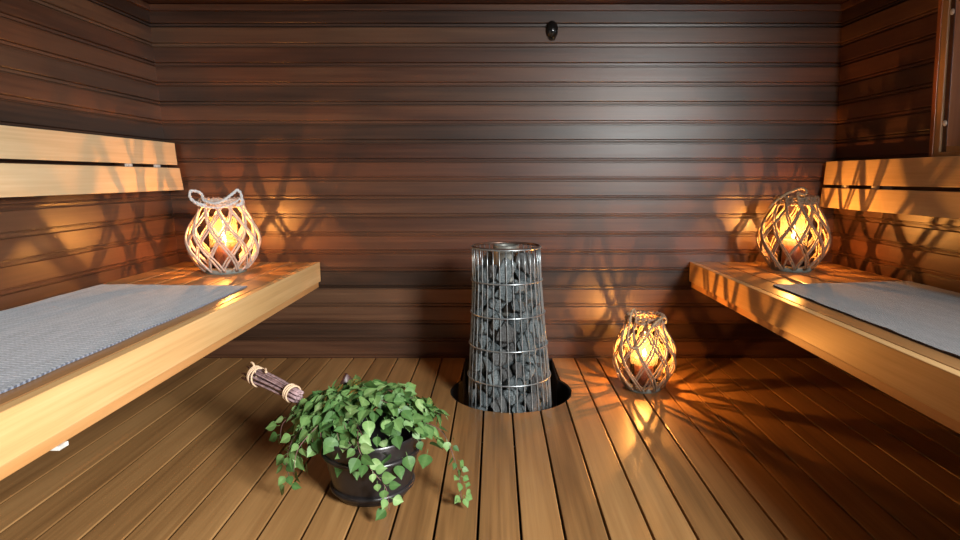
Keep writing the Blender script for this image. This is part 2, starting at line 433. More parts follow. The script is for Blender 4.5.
# ------------------------------------------------------------------ benches
BZ = .528
def bench(label, s, x_front, x_wall, yaw_front, y0=-.008, y1=-3.45):
    """s=+1: bench on the right; boards run along y; all x given in room coordinates."""
    t = thing('sauna_bench', label, 'bench', (x_front, 0, 0))
    def fx(u, y):   # u: distance from the front edge towards the wall; the front edge splays slightly
        tot = abs(x_wall - x_front)
        return s * (u + yaw_front * (-y) * (1 - u / tot) + (.030 if s > 0 else .0085) * (-y) * (u / tot))
    def part(nm, u0, u1, z0, z1, mat, bev=.003, yy0=y0, yy1=y1):
        bm = bmesh.new(); box(bm, u0, u1, yy1, yy0, z0, z1, bev, f=lambda v: Vector((fx(v.x, v.y), v.y, v.z)))
        return link(nm, bm, mat, t, smooth=False)
    part('front_board', 0, .030, BZ - .104, BZ, M_fascia, .0035)
    w = (abs(x_wall - x_front) - .034 - .012) / 6
    for k in range(6):
        u = .034 + w * k
        part('seat_slat', u, u + w - .007, BZ - .026, BZ - .0005, M_slat, .003)
    part('support_rail', .031, .075, BZ - .118, BZ - .027, M_under)
    part('lower_lip', .012, .052, BZ - .136, BZ - .1185 + .014, M_under)
    part('support_rail', .50, .545, BZ - .12, BZ - .027, M_under)
    for yy in (-.10, -1.935, -2.9):
        part('cross_bearer', .078, abs(x_wall - x_front) - .012, BZ - .10, BZ - .028, M_under, .003, yy + .022, yy - .022)
    for yy in (-1.94,):
        part('fixing_clip', .009, .034, BZ - .146, BZ - .1365, M_clip, .001, yy + .015, yy - .015)
    return t
bench('pale wooden bench under the slate blue towel, on the left', -1, -.925, -1.668, .0076)
bench('wooden bench lit orange along its front, under the plain grey towel', 1, 1.030, 1.776, .0085)

def backrest(label, s, prof, xw, y0=-.03, y1=-3.3, clips=(-.20, -.43, -1.5, -2.6)):
    t = thing('slatted_wall_rest', label, 'backrest', (xw, 0, prof[0][1]))
    sp = .0085 if s < 0 else .030
    for (xa, za, xb, zb) in ((*prof[0], *prof[1]), (*prof[2], *prof[3])):
        bm = bmesh.new()
        def f(v):
            tt = v.z; return Vector((xa + (xb - xa) * tt + s * v.x - xw + s * sp * (-v.y), v.y, za + (zb - za) * tt - prof[0][1]))
        box(bm, 0, .022, y1, y0, 0, 1, 0, f=None)
        es = [e for e in bm.edges if abs((e.verts[0].co - e.verts[1].co).y) > .1]
        for v in bm.verts: v.co = f(v.co)
        bmesh.ops.bevel(bm, geom=bm.edges[:], offset=.003, segments=2, profile=.6, affect='EDGES')
        link('backrest_board', bm, M_backboard, t, smooth=False)
    zm = (prof[1][1] + prof[2][1]) / 2
    for yy in clips:
        bm = bmesh.new()
        wallx = (xl if s < 0 else xr)(yy, zm)
        xa = prof[1][0] + s * (.018 + sp * (-yy))
        box(bm, min(xa, wallx) - xw, max(xa, wallx) - xw, yy - .022, yy + .022, zm - .05 - prof[0][1], zm + .05 - prof[0][1], .001)
        link('wall_spacer', bm, M_trim, t, smooth=False)
        bm = bmesh.new(); xb = xa - s * .012
        box(bm, min(xa, xb) - xw, max(xa, xb) - xw, yy - .02, yy + .02, zm - .0065 - prof[0][1], zm + .0065 - prof[0][1], .001)
        link('fixing_clip', bm, M_clip, t, smooth=False)
backrest('two pale boards on the wall above the slate blue towel', -1, [(-1.634, 1.143), (-1.627, 1.032), (-1.618, 1.017), (-1.604, .905)], -1.634)
backrest('two boards glowing orange below the window on the dark wall', 1, [(1.696, 1.050), (1.690, .933), (1.686, .917), (1.679, .818)], 1.696)

# ------------------------------------------------------------------ towels
def towel(label, mat, pts, seed, loc):
    """pts: four corners (x, y) far-inner, far-outer, near-outer, near-inner."""
    R = random.Random(seed); bm = bmesh.new(); nu, nv = 28, 90
    a, b, c, d = [Vector((*p, 0)) for p in pts]
    grid = []
    for j in range(nv + 1):
        row = []
        for i in range(nu + 1):
            u, v = i / nu, j / nv
            p = (a * (1 - u) + b * u) * (1 - v) + (d * (1 - u) + c * u) * v
            e = min(u, 1 - u, 1.2 * v)
            p.x += .006 * noise.noise(Vector((seed, v * 14, 0))) * (1 if u > .5 else 1)
            p.y += .008 * noise.noise(Vector((u * 9, seed, 3)))
            hgt = .0012 * (1 + noise.noise(Vector((u * 3, v * 9, seed)))) + .0035 * max(0, noise.noise(Vector((u * 2.2 + 7, v * 26, seed)))) * max(0, 1 - e * 9)
            row.append(bm.verts.new((p.x - loc[0], p.y - loc[1], .0045 + hgt)))
        grid.append(row)
    low = [[bm.verts.new((v.co.x, v.co.y, .0007)) for v in row] for row in grid]
    for j in range(nv):
        for i in range(nu):
            bm.faces.new((grid[j][i], grid[j][i + 1], grid[j + 1][i + 1], grid[j + 1][i]))
            bm.faces.new((low[j][i], low[j + 1][i], low[j + 1][i + 1], low[j][i + 1]))
    ring = [(0, i) for i in range(nu)] + [(j, nu) for j in range(nv)] + [(nv, i) for i in range(nu, 0, -1)] + [(j, 0) for j in range(nv, 0, -1)]
    for k in range(len(ring)):
        p, q = ring[k], ring[(k + 1) % len(ring)]
        bm.faces.new((grid[p[0]][p[1]], grid[q[0]][q[1]], low[q[0]][q[1]], low[p[0]][p[1]]))
    tag(link('bench_towel', bm, mat, autos=40, loc=(loc[0], loc[1], BZ)), label, 'towel')
towel('slate blue woven towel with dashed rows spread along the bench', M_towel_blue, [(-1.010, -.757), (-1.625, -.722), (-1.655, -2.95), (-1.030, -3.0)], 3, (-1.3, -1.8))
towel('plain grey woven towel spread along the bench below the window', M_towel_grey, [(1.142, -.735), (1.765, -.640), (1.815, -2.95), (1.150, -3.0)], 8, (1.45, -1.8))

# ------------------------------------------------------------------ wall sensor
t = thing('wall_sensor', 'small glossy black oval sensor high on the panelling', 'sensor', (.286, -.001, 1.699))
bm = bmesh.new(); bmesh.ops.create_uvsphere(bm, u_segments=32, v_segments=20, radius=1)
for v in bm.verts: v.co = Vector((v.co.x * .031 * (1 - .12 * max(0, -v.co.z) ** 3), min(0, v.co.y) * .030, v.co.z * .046))
link('sensor_cover', bm, M_sensor, t)
bm = bmesh.new(); bmesh.ops.create_uvsphere(bm, u_segments=24, v_segments=12, radius=1)
for v in bm.verts: v.co = Vector((v.co.x * .021, v.co.y * .006 - .003, v.co.z * .018 - .033))
link('sensor_foot', bm, M_sensor, t)

# ------------------------------------------------------------------ stone heater
HX, HY = .066, -.60
def cage_r(z):
    P = [(-.155, .1855), (.0, .1830), (.114, .1775), (.257, .1665), (.395, .1565), (.536, .1480), (.674, .1455), (.8, .145)]
    for (a, b), (c, d) in zip(P, P[1:]):
        if z <= c: return b + (d - b) * (z - a) / (c - a)
    return P[-1][1]
def lean_h(v): return Vector((v.x - .027 * v.z, v.y, v.z))
heater = thing('stone_heater', 'tapered steel wire cage heater standing in the black recess', 'heater', (HX, HY, 0))
ZT = .676
bm = bmesh.new()
for k in range(34):
    a = 2 * pi * (k + .35) / 34
    tube(bm, [lean_h(Vector((cage_r(z) * cos(a), cage_r(z) * sin(a), z))) for z in [-.154 + (ZT + .154) * j / 12 for j in range(13)]], .0023, 6)
bars = link('cage_bars', bm, M_wire, heater)
for z in (-.145, .114, .257, .395, .536):
    bm = bmesh.new(); r = cage_r(z) + .0050
    tube(bm, [lean_h(Vector((r * cos(2 * pi * k / 64), r * sin(2 * pi * k / 64), z))) for k in range(64)], .0032, 8, closed=True)
    link('cage_hoop', bm, M_wire, bars)
bm = bmesh.new(); r = cage_r(ZT) + .0028
tube(bm, [lean_h(Vector((r * cos(2 * pi * k / 64), r * sin(2 * pi * k / 64), ZT))) for k in range(64)], .0034, 8, closed=True)
link('cage_hoop', bm, M_wire, bars)
bm = bmesh.new()
lathe(bm, [(cage_r(ZT) - .0035, ZT - .003), (cage_r(ZT) - .0020, ZT + .007), (cage_r(ZT) - .0035, ZT + .007), (cage_r(ZT) - .005, ZT - .003), (cage_r(ZT) - .0035, ZT - .003)], 64)
for v in bm.verts: v.co = lean_h(v.co)
link('top_rim', bm, M_rim, heater)
bm = bmesh.new()
lathe(bm, [(0, -.153), (.055, -.153), (.056, .682), (.051, .685), (.046, .682), (.045, .62), (0, .62)], 40)
for v in bm.verts: v.co = lean_h(v.co)
link('heating_core', bm, M_core, heater, autos=40)
bm = bmesh.new(); lathe(bm, [(0, -.1555), (.178, -.1555), (.178, -.151), (0, -.151)], 48)
link('base_plate', bm, M_pit, heater, autos=40)

STONES = [(0, 0.0603, 0.1503, -0.0527, -0.1216, -2.04, -0.2, -1.73),(1, 0.0499, -0.0606, 0.0756, -0.132, -0.64, 0.39, 0.29),(2, 0.0551, 0.0173, -0.0947, -0.1304, -0.15, 2.88, 0.09),
(3, 0.0468, 0.119, 0.0904, -0.1318, -1.28, -0.59, -0.2),(4, 0.0645, 0.1085, 0.0282, -0.1394, 0.35, 0.08, 0.53),(5, 0.0551, 0.0901, -0.1155, -0.1357, 0.45, 0.48, 1.02),
(6, 0.0551, 0.0418, 0.134, -0.1318, 0.29, 3.03, -0.14),(7, 0.0551, -0.0866, -0.1218, -0.1098, 1.13, -0.32, -0.23),(8, 0.0645, -0.0809, -0.0466, -0.125, 2.41, -0.91, 0.68),
(9, 0.0499, -0.1201, 0.1022, -0.1146, 0.18, -2.24, -0.42),(0, 0.0603, 0.0223, -0.1462, -0.1144, -2.59, 0.36, -0.25),(1, 0.0551, -0.0292, 0.1395, -0.1328, 1.75, -0.67, 0.98),
(2, 0.0499, -0.0442, -0.1395, -0.1252, -1.01, 0.58, 1.06),(3, 0.0645, -0.0088, 0.0976, -0.0751, 2.59, -0.27, -0.66),(4, 0.0551, -0.0671, 0.1278, -0.1123, 0.19, 0.5, 1.57),
(5, 0.0645, -0.0666, -0.074, -0.0545, -3.06, 0.45, -1.05),(6, 0.0499, 0.0683, 0.0697, -0.1173, 0.16, -0.32, 0.3),(7, 0.0645, 0.0802, -0.0457, -0.1022, 2.82, -0.8, -0.38),
(8, 0.0551, 0.1263, -0.0945, -0.0598, 0.76, 3.05, 0.01),(9, 0.0603, 0.0642, -0.1222, -0.0653, 2.3, 0.97, 1.34),(0, 0.0603, -0.0938, 0.0233, -0.1072, -0.6, -2.54, 0.4),
(1, 0.0468, 0.07, 0.0606, -0.0738, 1.17, -2.82, -0.06),(2, 0.0603, -0.1589, 0.042, -0.1161, -1.04, 0.99, 2.43),(3, 0.0499, -0.0135, -0.1152, -0.0796, -0.1, 0.96, 2.93),
(4, 0.0468, 0.0069, 0.0957, -0.1247, -3.11, 0.07, 1.11),(5, 0.0645, -0.1514, -0.0394, -0.1014, 1.86, 0.03, 2.17),(6, 0.0468, 0.0918, 0.1216, -0.0891, 1.19, -2.48, -0.19),
(7, 0.0603, 0.1375, 0.0336, -0.0921, 1.36, 2.29, 0.81),(8, 0.0645, 0.1231, -0.0187, -0.0627, -1.46, 0.07, -0.79),(9, 0.0603, -0.1216, -0.0765, -0.0397, -1.92, 0.17, -1.44),
(0, 0.0468, -0.1081, 0.0018, -0.0572, 2.52, 0.4, 0.37),(1, 0.0499, 0.0035, -0.147, -0.0523, 0.52, -2.96, 0.85),(2, 0.0645, -0.0731, 0.1197, -0.041, -0.22, -0.52, -2.55),
(3, 0.0603, -0.0465, -0.076, -0.0003, -1.58, -1.98, 0.41),(4, 0.0603, 0.0419, -0.0856, -0.0469, -0.0, 0.45, 1.53),(5, 0.0603, -0.1368, 0.0265, -0.0384, 0.09, -0.96, -0.76),
(6, 0.0603, -0.058, -0.1479, -0.044, 0.18, -0.82, -1.4),(7, 0.0603, 0.0602, 0.1327, -0.0497, 0.3, -0.17, 2.77),(8, 0.0603, -0.0168, 0.1222, -0.0092, 1.07, 1.8, -1.29),
(9, 0.0645, 0.0971, -0.045, 0.013, -0.4, -0.74, -1.68),(0, 0.0645, 0.0028, -0.1181, 0.0525, -2.33, -0.03, -1.11),(1, 0.0499, 0.0311, -0.1456, -0.0001, 0.47, 2.08, 0.58),
(2, 0.0551, 0.0793, 0.0205, -0.0524, 0.77, 0.87, -1.84),(3, 0.0499, -0.0002, 0.1554, -0.0823, -1.68, -0.74, -0.69),(4, 0.0468, -0.0151, -0.0981, -0.0525, 0.9, -0.51, -1.89),
(5, 0.0468, 0.0063, 0.1508, -0.0202, 0.86, 2.6, 1.08),(6, 0.0603, -0.0861, 0.0686, -0.0652, -0.69, -0.15, 2.47),(7, 0.0499, 0.0853, -0.0621, -0.0374, 0.2, 2.29, -0.95),
(8, 0.0468, -0.1538, -0.0335, -0.0281, 1.41, -0.04, 2.06),(9, 0.0468, 0.1228, 0.0877, -0.0599, 0.4, -2.64, -0.1),(0, 0.0468, 0.0156, 0.0835, -0.0384, 2.4, 0.46, 0.1),
(1, 0.0499, -0.1542, -0.0406, 0.0199, -1.82, -0.7, -1.84),(2, 0.0603, -0.0961, -0.0128, -0.0127, -0.48, -2.86, 0.39),(3, 0.0551, 0.0256, -0.0946, 0.0123, 2.19, -0.79, 1.3),
(4, 0.0551, -0.0785, 0.1185, -0.0034, 0.48, -0.59, -1.18),(5, 0.0645, -0.1289, -0.0146, 0.0995, -2.55, 1.88, -0.23),(6, 0.0551, -0.1127, 0.0716, -0.0108, 0.5, 0.52, -0.32),
(7, 0.0603, -0.039, -0.1348, 0.0104, -1.96, 0.92, -0.51),(8, 0.0468, 0.0603, 0.0736, -0.0174, 1.82, -0.5, -1.22),(9, 0.0603, -0.1039, -0.0079, 0.048, -0.16, -0.39, 2.84),
(0, 0.0645, 0.092, -0.1286, 0.0182, 0.41, -1.91, 1.36),(1, 0.0499, -0.052, 0.0764, -0.0008, -1.01, 0.06, -2.11),(2, 0.0603, -0.1161, -0.0886, 0.0283, 0.29, -3.06, -1.11),
(3, 0.0468, -0.1012, 0.085, 0.0386, -1.7, -0.27, 1.83),(4, 0.0499, -0.1398, 0.0177, 0.0115, 0.61, -0.08, 0.91),(5, 0.0645, -0.0835, -0.0509, 0.0771, 0.52, -0.02, 2.37),
(6, 0.0645, 0.0462, 0.116, 0.0226, 1.92, -0.3, -1.39),(7, 0.0645, -0.0622, -0.1213, 0.0792, 1.84, 0.19, -0.52),(8, 0.0645, 0.1305, -0.0166, 0.0409, 0.1, -2.03, -1.06),
(9, 0.0551, -0.0534, 0.0991, 0.0456, 0.05, 0.47, 0.12),(0, 0.0551, 0.1073, -0.0997, 0.0977, -0.13, 1.26, -2.76),(1, 0.0603, 0.126, 0.0315, -0.0171, 1.83, -0.44, 0.19),
(2, 0.0645, 0.0956, 0.0878, 0.0009, 2.14, -0.32, -2.21),(3, 0.0499, 0.131, -0.076, 0.0419, -0.19, -0.83, 1.93),(4, 0.0551, 0.1005, 0.1067, 0.0649, -2.77, 0.38, -0.65),
(5, 0.0551, -0.0069, -0.0871, 0.1091, 2.0, -0.69, -1.48),(6, 0.0499, 0.1366, 0.0468, 0.0306, 0.74, 0.52, -1.36),(7, 0.0499, -0.0169, 0.1408, 0.0494, -0.25, -2.89, 0.22),
(8, 0.0603, 0.0856, 0.0312, 0.065, -1.34, 0.25, 1.48),(9, 0.0499, 0.0771, -0.0377, 0.0731, -0.12, 0.29, -2.62),(0, 0.0603, 0.1184, -0.049, 0.1253, 0.15, 0.13, 2.59),
(1, 0.0468, 0.0464, -0.141, 0.0534, 1.59, 0.46, 2.5),(2, 0.0551, 0.0043, 0.09, 0.0541, -1.83, 2.19, -0.36),(3, 0.0499, 0.0132, -0.1316, 0.1174, 1.4, -0.17, -1.78),
(4, 0.0499, 0.0659, 0.0623, 0.0705, -0.27, -1.29, -0.09),(5, 0.0603, -0.1167, -0.0478, 0.1717, 0.34, 2.95, 0.86),(6, 0.0551, 0.0538, -0.0726, 0.0874, -0.14, -2.52, -1.89),
(7, 0.0499, 0.0234, 0.1524, 0.0688, -0.46, 2.74, -1.12),(8, 0.0468, -0.066, -0.1339, 0.1345, -1.96, -1.71, 0.08),(9, 0.0603, 0.1338, 0.0662, 0.1015, -0.43, 0.87, -0.08),
(0, 0.0603, 0.1034, 0.0912, 0.1658, -1.08, 0.05, 2.57),(1, 0.0468, 0.0483, -0.133, 0.1069, 0.72, 0.58, -0.99),(2, 0.0499, 0.0967, 0.1038, 0.1094, 2.14, -0.7, -0.37),
(3, 0.0645, -0.0722, -0.0656, 0.143, -2.68, -0.51, -1.12),(4, 0.0468, 0.1174, 0.0251, 0.136, 1.02, -1.15, 0.72),(5, 0.0551, -0.1365, 0.0438, 0.0518, -1.58, 2.37, 0.17),
(6, 0.0468, 0.0306, -0.0827, 0.1363, 1.86, -0.88, -1.51),(7, 0.0551, 0.0322, 0.082, 0.1206, 1.79, -0.37, 1.78),(8, 0.0603, -0.0988, 0.1106, 0.0918, 1.3, -0.9, 1.03),
(9, 0.0551, 0.0824, -0.1083, 0.1488, -3.11, -0.5, -0.04),(0, 0.0551, 0.0215, 0.1299, 0.1131, 0.7, 0.02, -2.75),(1, 0.0468, -0.1249, -0.0916, 0.1175, 0.2, -2.44, -1.29),
(2, 0.0645, 0.0909, 0.0388, 0.2061, -1.48, -0.41, 0.63),(3, 0.0551, -0.0477, 0.142, 0.0907, 1.63, -1.47, 0.55),(4, 0.0603, -0.126, -0.0647, 0.1908, 1.02, 0.89, -1.69),
(5, 0.0499, -0.0138, 0.145, 0.1474, -1.66, 2.48, 0.26),(6, 0.0499, -0.0226, -0.13, 0.1499, -0.29, 2.9, -1.02),(7, 0.0645, 0.1304, -0.0203, 0.1621, -1.39, -0.06, -2.08),
(8, 0.0499, -0.037, 0.0833, 0.1013, 0.23, -0.87, -3.05),(9, 0.0499, 0.0376, -0.1313, 0.1706, -1.78, -0.94, -1.21),(0, 0.0551, 0.1443, -0.006, 0.2255, 0.72, 0.52, 1.13),
(1, 0.0468, -0.0721, 0.0539, 0.0776, -0.13, -2.41, 1.96),(2, 0.0468, 0.1054, -0.0925, 0.1961, 2.48, 0.25, -0.58),(3, 0.0645, -0.0688, -0.0891, 0.2555, -0.83, 2.4, -1.19),
(4, 0.0645, -0.0827, 0.0494, 0.176, -0.05, -2.42, -1.86),(5, 0.0645, 0.0423, -0.0911, 0.2245, -1.72, -1.12, -1.06),(6, 0.0551, -0.1325, 0.0613, 0.1197, -0.69, 0.03, 1.24),
(7, 0.0468, -0.0111, -0.0828, 0.1832, 0.93, -0.97, -2.68),(8, 0.0551, 0.0772, -0.0402, 0.1752, -0.43, 2.93, 1.08),(9, 0.0603, 0.0321, 0.1199, 0.1854, 0.49, -0.02, -0.85),
(0, 0.0551, -0.0797, -0.1093, 0.1905, 0.07, -0.51, 1.86),(1, 0.0499, -0.1069, 0.1004, 0.153, -0.01, 0.08, -0.44),(2, 0.0645, -0.0284, -0.1414, 0.2241, 1.44, -0.4, -0.59),
(3, 0.0645, 0.1071, 0.0117, 0.26, -0.34, -0.03, 0.21),(4, 0.0468, -0.0576, 0.121, 0.1421, -0.94, -0.31, 2.67),(5, 0.0645, -0.0092, 0.0984, 0.3253, 1.27, -2.1, 0.64),
(6, 0.0645, 0.075, 0.0719, 0.2221, 0.61, 2.19, -0.86),(7, 0.0468, -0.0947, 0.084, 0.2967, -2.27, -0.07, -0.69),(8, 0.0551, 0.094, -0.0533, 0.234, 1.65, -0.64, 2.03),
(9, 0.0645, -0.0327, 0.1099, 0.1975, 2.15, 0.57, 1.8),(0, 0.0645, 0.0732, -0.1125, 0.2819, -1.25, 0.69, -2.13),(1, 0.0645, -0.1035, -0.0623, 0.2661, 0.53, 0.28, -1.73),
(3, 0.0551, -0.0042, -0.092, 0.2444, -3.05, -0.9, -0.41),(4, 0.0603, -0.098, 0.0899, 0.2464, -2.84, -0.95, 0.88),(5, 0.0551, -0.1141, -0.0115, 0.2369, 0.86, 1.04, 2.65),
(6, 0.0499, 0.1069, -0.0434, 0.4813, 0.63, -0.25, 1.69),(7, 0.0645, -0.1335, 0.0154, 0.1841, -2.56, -0.67, -0.77),(8, 0.0603, 0.0281, 0.0938, 0.2377, -0.26, 0.79, -0.47),
(9, 0.0645, 0.0753, 0.0798, 0.3076, 0.72, 0.55, 2.92),(0, 0.0499, -0.0898, 0.0354, 0.1979, -2.89, -0.07, -0.71),(1, 0.0499, -0.0199, -0.0874, 0.2884, 1.06, 0.18, 2.89),
(2, 0.0645, -0.0342, 0.1152, 0.2733, -1.01, 0.09, 0.15),(3, 0.0468, -0.1348, -0.032, 0.2834, -1.17, -2.05, -1.41),(4, 0.0645, 0.1024, -0.0363, 0.307, -2.58, 1.0, -1.13),
(5, 0.0603, -0.0602, 0.0437, 0.2576, -2.23, 0.98, -0.15),(6, 0.0645, 0.0308, -0.1143, 0.3643, -1.55, -2.5, 0.13),(7, 0.0499, -0.1224, 0.0386, 0.2573, 2.22, -0.09, -0.13),
(8, 0.0603, 0.0185, 0.117, 0.4063, -0.36, -2.89, -0.17),(9, 0.0551, 0.1182, -0.052, 0.3256, -1.97, 0.25, 0.82),(0, 0.0468, -0.109, -0.0813, 0.3351, -0.55, 0.71, 1.99),
(1, 0.0468, 0.0608, -0.0632, 0.3327, 0.44, 2.31, -1.88),(2, 0.0499, 0.0567, 0.1385, 0.2743, 0.09, 0.86, 1.77),(3, 0.0551, -0.082, 0.0282, 0.308, 0.75, 3.11, 0.49),
(4, 0.0468, 0.029, -0.0934, 0.3051, -1.75, 0.05, -1.09),(5, 0.0551, -0.0252, 0.1378, 0.3538, -0.83, -0.37, 2.58),(6, 0.0468, -0.124, -0.0343, 0.4004, -0.35, -0.3, 1.64),
(7, 0.0551, 0.1247, 0.0303, 0.3201, 1.85, -0.27, -1.89),(8, 0.0551, 0.061, 0.1157, 0.3412, 0.48, 2.2, -1.5),(9, 0.0468, 0.0199, -0.0773, 0.3624, 0.67, -2.37, 1.05),
(0, 0.0603, 0.0501, 0.0802, 0.524, 1.11, -0.6, -0.54),(1, 0.0499, -0.1321, -0.042, 0.3397, -1.42, -0.45, 0.24),(2, 0.0551, 0.1126, -0.0288, 0.3945, 0.46, -0.15, -2.08),
(3, 0.0499, 0.0307, 0.0835, 0.3751, 0.49, 0.76, 0.22),(4, 0.0468, -0.0847, -0.0452, 0.2978, -0.56, -0.05, -1.18),(5, 0.0551, 0.0895, 0.0258, 0.3471, -0.12, 0.61, 2.21),
(6, 0.0499, -0.0754, 0.0894, 0.3455, -2.27, -0.1, -1.05),(7, 0.0551, 0.0697, -0.068, 0.3922, 2.1, 1.05, 0.4),(8, 0.0645, -0.0078, -0.1298, 0.3258, -1.13, 2.27, 0.49),
(9, 0.0603, 0.0868, 0.0337, 0.4071, 1.29, 0.57, 0.88),(0, 0.0499, 0.0468, -0.1215, 0.4385, 1.59, -2.52, 0.59),(1, 0.0645, -0.0609, 0.0592, 0.3698, -0.03, 0.21, 0.86),
(2, 0.0551, -0.0612, -0.0734, 0.3297, -1.84, 1.06, 1.44),(3, 0.0468, 0.074, 0.1064, 0.4002, 1.09, -0.11, -0.23),(4, 0.0645, -0.1381, 0.0461, 0.3288, -1.11, 1.03, -2.06),
(5, 0.0499, -0.0444, -0.1196, 0.3791, 2.08, -0.67, 1.24),(6, 0.0551, -0.1058, 0.0751, 0.4048, -0.92, 2.51, 0.87),(7, 0.0603, -0.0491, -0.0819, 0.4535, 1.11, 3.08, 0.12),
(8, 0.0499, 0.0832, -0.0358, 0.4329, 2.4, 0.26, -0.78),(9, 0.0499, -0.033, 0.0743, 0.4323, -2.13, -0.43, 1.01),(0, 0.0645, 0.0878, 0.0844, 0.4604, -1.54, 0.25, -0.52),
(1, 0.0645, -0.0646, -0.0734, 0.3967, -1.56, -0.36, 2.26),(2, 0.0645, 0.009, 0.111, 0.4882, 2.22, -2.14, -0.19),(3, 0.0468, 0.0497, -0.0587, 0.5684, -0.75, 1.1, -0.73),
(4, 0.0645, 0.0512, -0.0903, 0.4567, -0.3, -0.37, -0.32),(5, 0.0603, -0.0101, -0.1277, 0.4944, -0.72, -0.31, -0.84),(6, 0.0603, 0.1003, 0.02, 0.4731, -0.5, 2.81, 0.33),
(7, 0.0603, -0.1092, 0.0049, 0.3753, 0.71, -3.09, -0.36),(8, 0.0499, 0.0464, -0.1119, 0.5299, -0.58, 0.65, -2.69),(9, 0.0551, 0.0786, 0.0172, 0.5518, 1.98, -1.21, -1.48),
(0, 0.0645, -0.1181, -0.048, 0.4591, 1.08, 0.27, -1.37),(1, 0.0499, 0.1285, -0.0066, 0.4457, 1.94, -1.74, -0.55),(2, 0.0603, -0.0602, 0.0959, 0.4854, 0.25, -0.12, 0.07),
(3, 0.0468, -0.0818, -0.094, 0.49, 2.64, -0.59, -1.08),(4, 0.0603, 0.1163, 0.0631, 0.5375, -1.14, 0.49, 2.01),(5, 0.0468, -0.1274, 0.0205, 0.4285, -0.27, -1.15, 0.09),
(6, 0.0551, 0.0643, -0.0803, 0.505, -2.44, -0.23, -1.5),(7, 0.0645, -0.0583, 0.0877, 0.597, 1.57, 0.27, -0.01),(8, 0.0468, -0.1116, -0.0609, 0.5137, -2.42, -0.08, 0.84),
(9, 0.0468, 0.0979, -0.0545, 0.5264, 2.16, 0.67, -0.79),(0, 0.0603, -0.1081, 0.0445, 0.4765, 0.97, 0.04, 1.52),(1, 0.0645, -0.0564, 0.0548, 0.5043, -0.21, -0.43, 1.68),
(2, 0.0499, 0.0901, 0.0664, 0.5808, -0.16, 2.6, -0.85),(3, 0.0499, -0.0774, 0.0048, 0.4342, 0.41, 2.88, -1.02),(4, 0.0551, -0.0907, -0.0012, 0.5278, -2.02, -0.7, 0.0),
(5, 0.0468, -0.0483, -0.1057, 0.579, -2.27, 0.66, -0.2),(6, 0.0551, -0.0509, -0.0888, 0.5225, 1.1, 0.06, -2.07),(7, 0.0551, 0.0267, 0.1168, 0.5555, -2.84, 0.77, 0.6),
(8, 0.0645, -0.0293, 0.0994, 0.5492, 0.57, 0.34, 2.52),(9, 0.0645, 0.079, -0.0781, 0.6186, 0.6, 0.87, -0.91),(0, 0.0603, -0.1098, 0.0606, 0.5535, -1.83, 0.5, 1.38),
(1, 0.0645, -0.0784, -0.0525, 0.5584, -1.2, -0.19, 3.11),(2, 0.0645, 0.1237, -0.0297, 0.5759, 1.46, -0.59, 0.77),(3, 0.0499, -0.1222, -0.0102, 0.5359, 0.41, -0.57, 0.36),
(4, 0.0645, -0.0049, -0.1329, 0.593, -0.9, -1.28, -0.21)]
def stone_mesh(i):
    R = random.Random(100 + i); bm = bmesh.new()
    for k in range(13):
        v = Vector((R.gauss(0, 1), R.gauss(0, 1), R.gauss(0, 1))).normalized() * R.uniform(.85, 1.0)
        bm.verts.new((v.x * 1.0, v.y * R.uniform(.78, .9), v.z * .72))
    bmesh.ops.convex_hull(bm, input=bm.verts)
    bmesh.ops.delete(bm, geom=[v for v in bm.verts if not v.link_faces], context='VERTS')
    bmesh.ops.dissolve_limit(bm, angle_limit=radians(14), verts=bm.verts, edges=bm.edges)
    bmesh.ops.bevel(bm, geom=bm.edges[:], offset=.055, segments=1, affect='EDGES')
    bmesh.ops.triangulate(bm, faces=bm.faces)
    bmesh.ops.subdivide_edges(bm, edges=bm.edges[:], cuts=2, use_grid_fill=True)
    for v in bm.verts:
        n = v.co.normalized()
        v.co -= n * (.03 + .05 * noise.noise(v.co * 2.3 + Vector((i * 5., 0, 0))) + .025 * noise.noise(v.co * 6 + Vector((0, i * 3., 0))))
    bmesh.ops.recalc_face_normals(bm, faces=bm.faces)
    me = bpy.data.meshes.new('sauna_stone'); bm.to_mesh(me); bm.free()
    for p in me.polygons: p.use_smooth = True
    me.set_sharp_from_angle(angle=radians(28))
    me.materials.append(M_stone); return me
SM = [stone_mesh(i) for i in range(10)]
for (i, s, x, y, z, a, b, c) in STONES:
    o = bpy.data.objects.new('sauna_stone', SM[i]); C.objects.link(o)
    o.location = (HX + x - .027 * z, HY + y, z); o.rotation_euler = (a, b, c); o.scale = (s, s, s)
    tag(o, 'angular sauna stone piled inside the wire cage of the heater', 'stone', 'sauna stones in the heater cage')

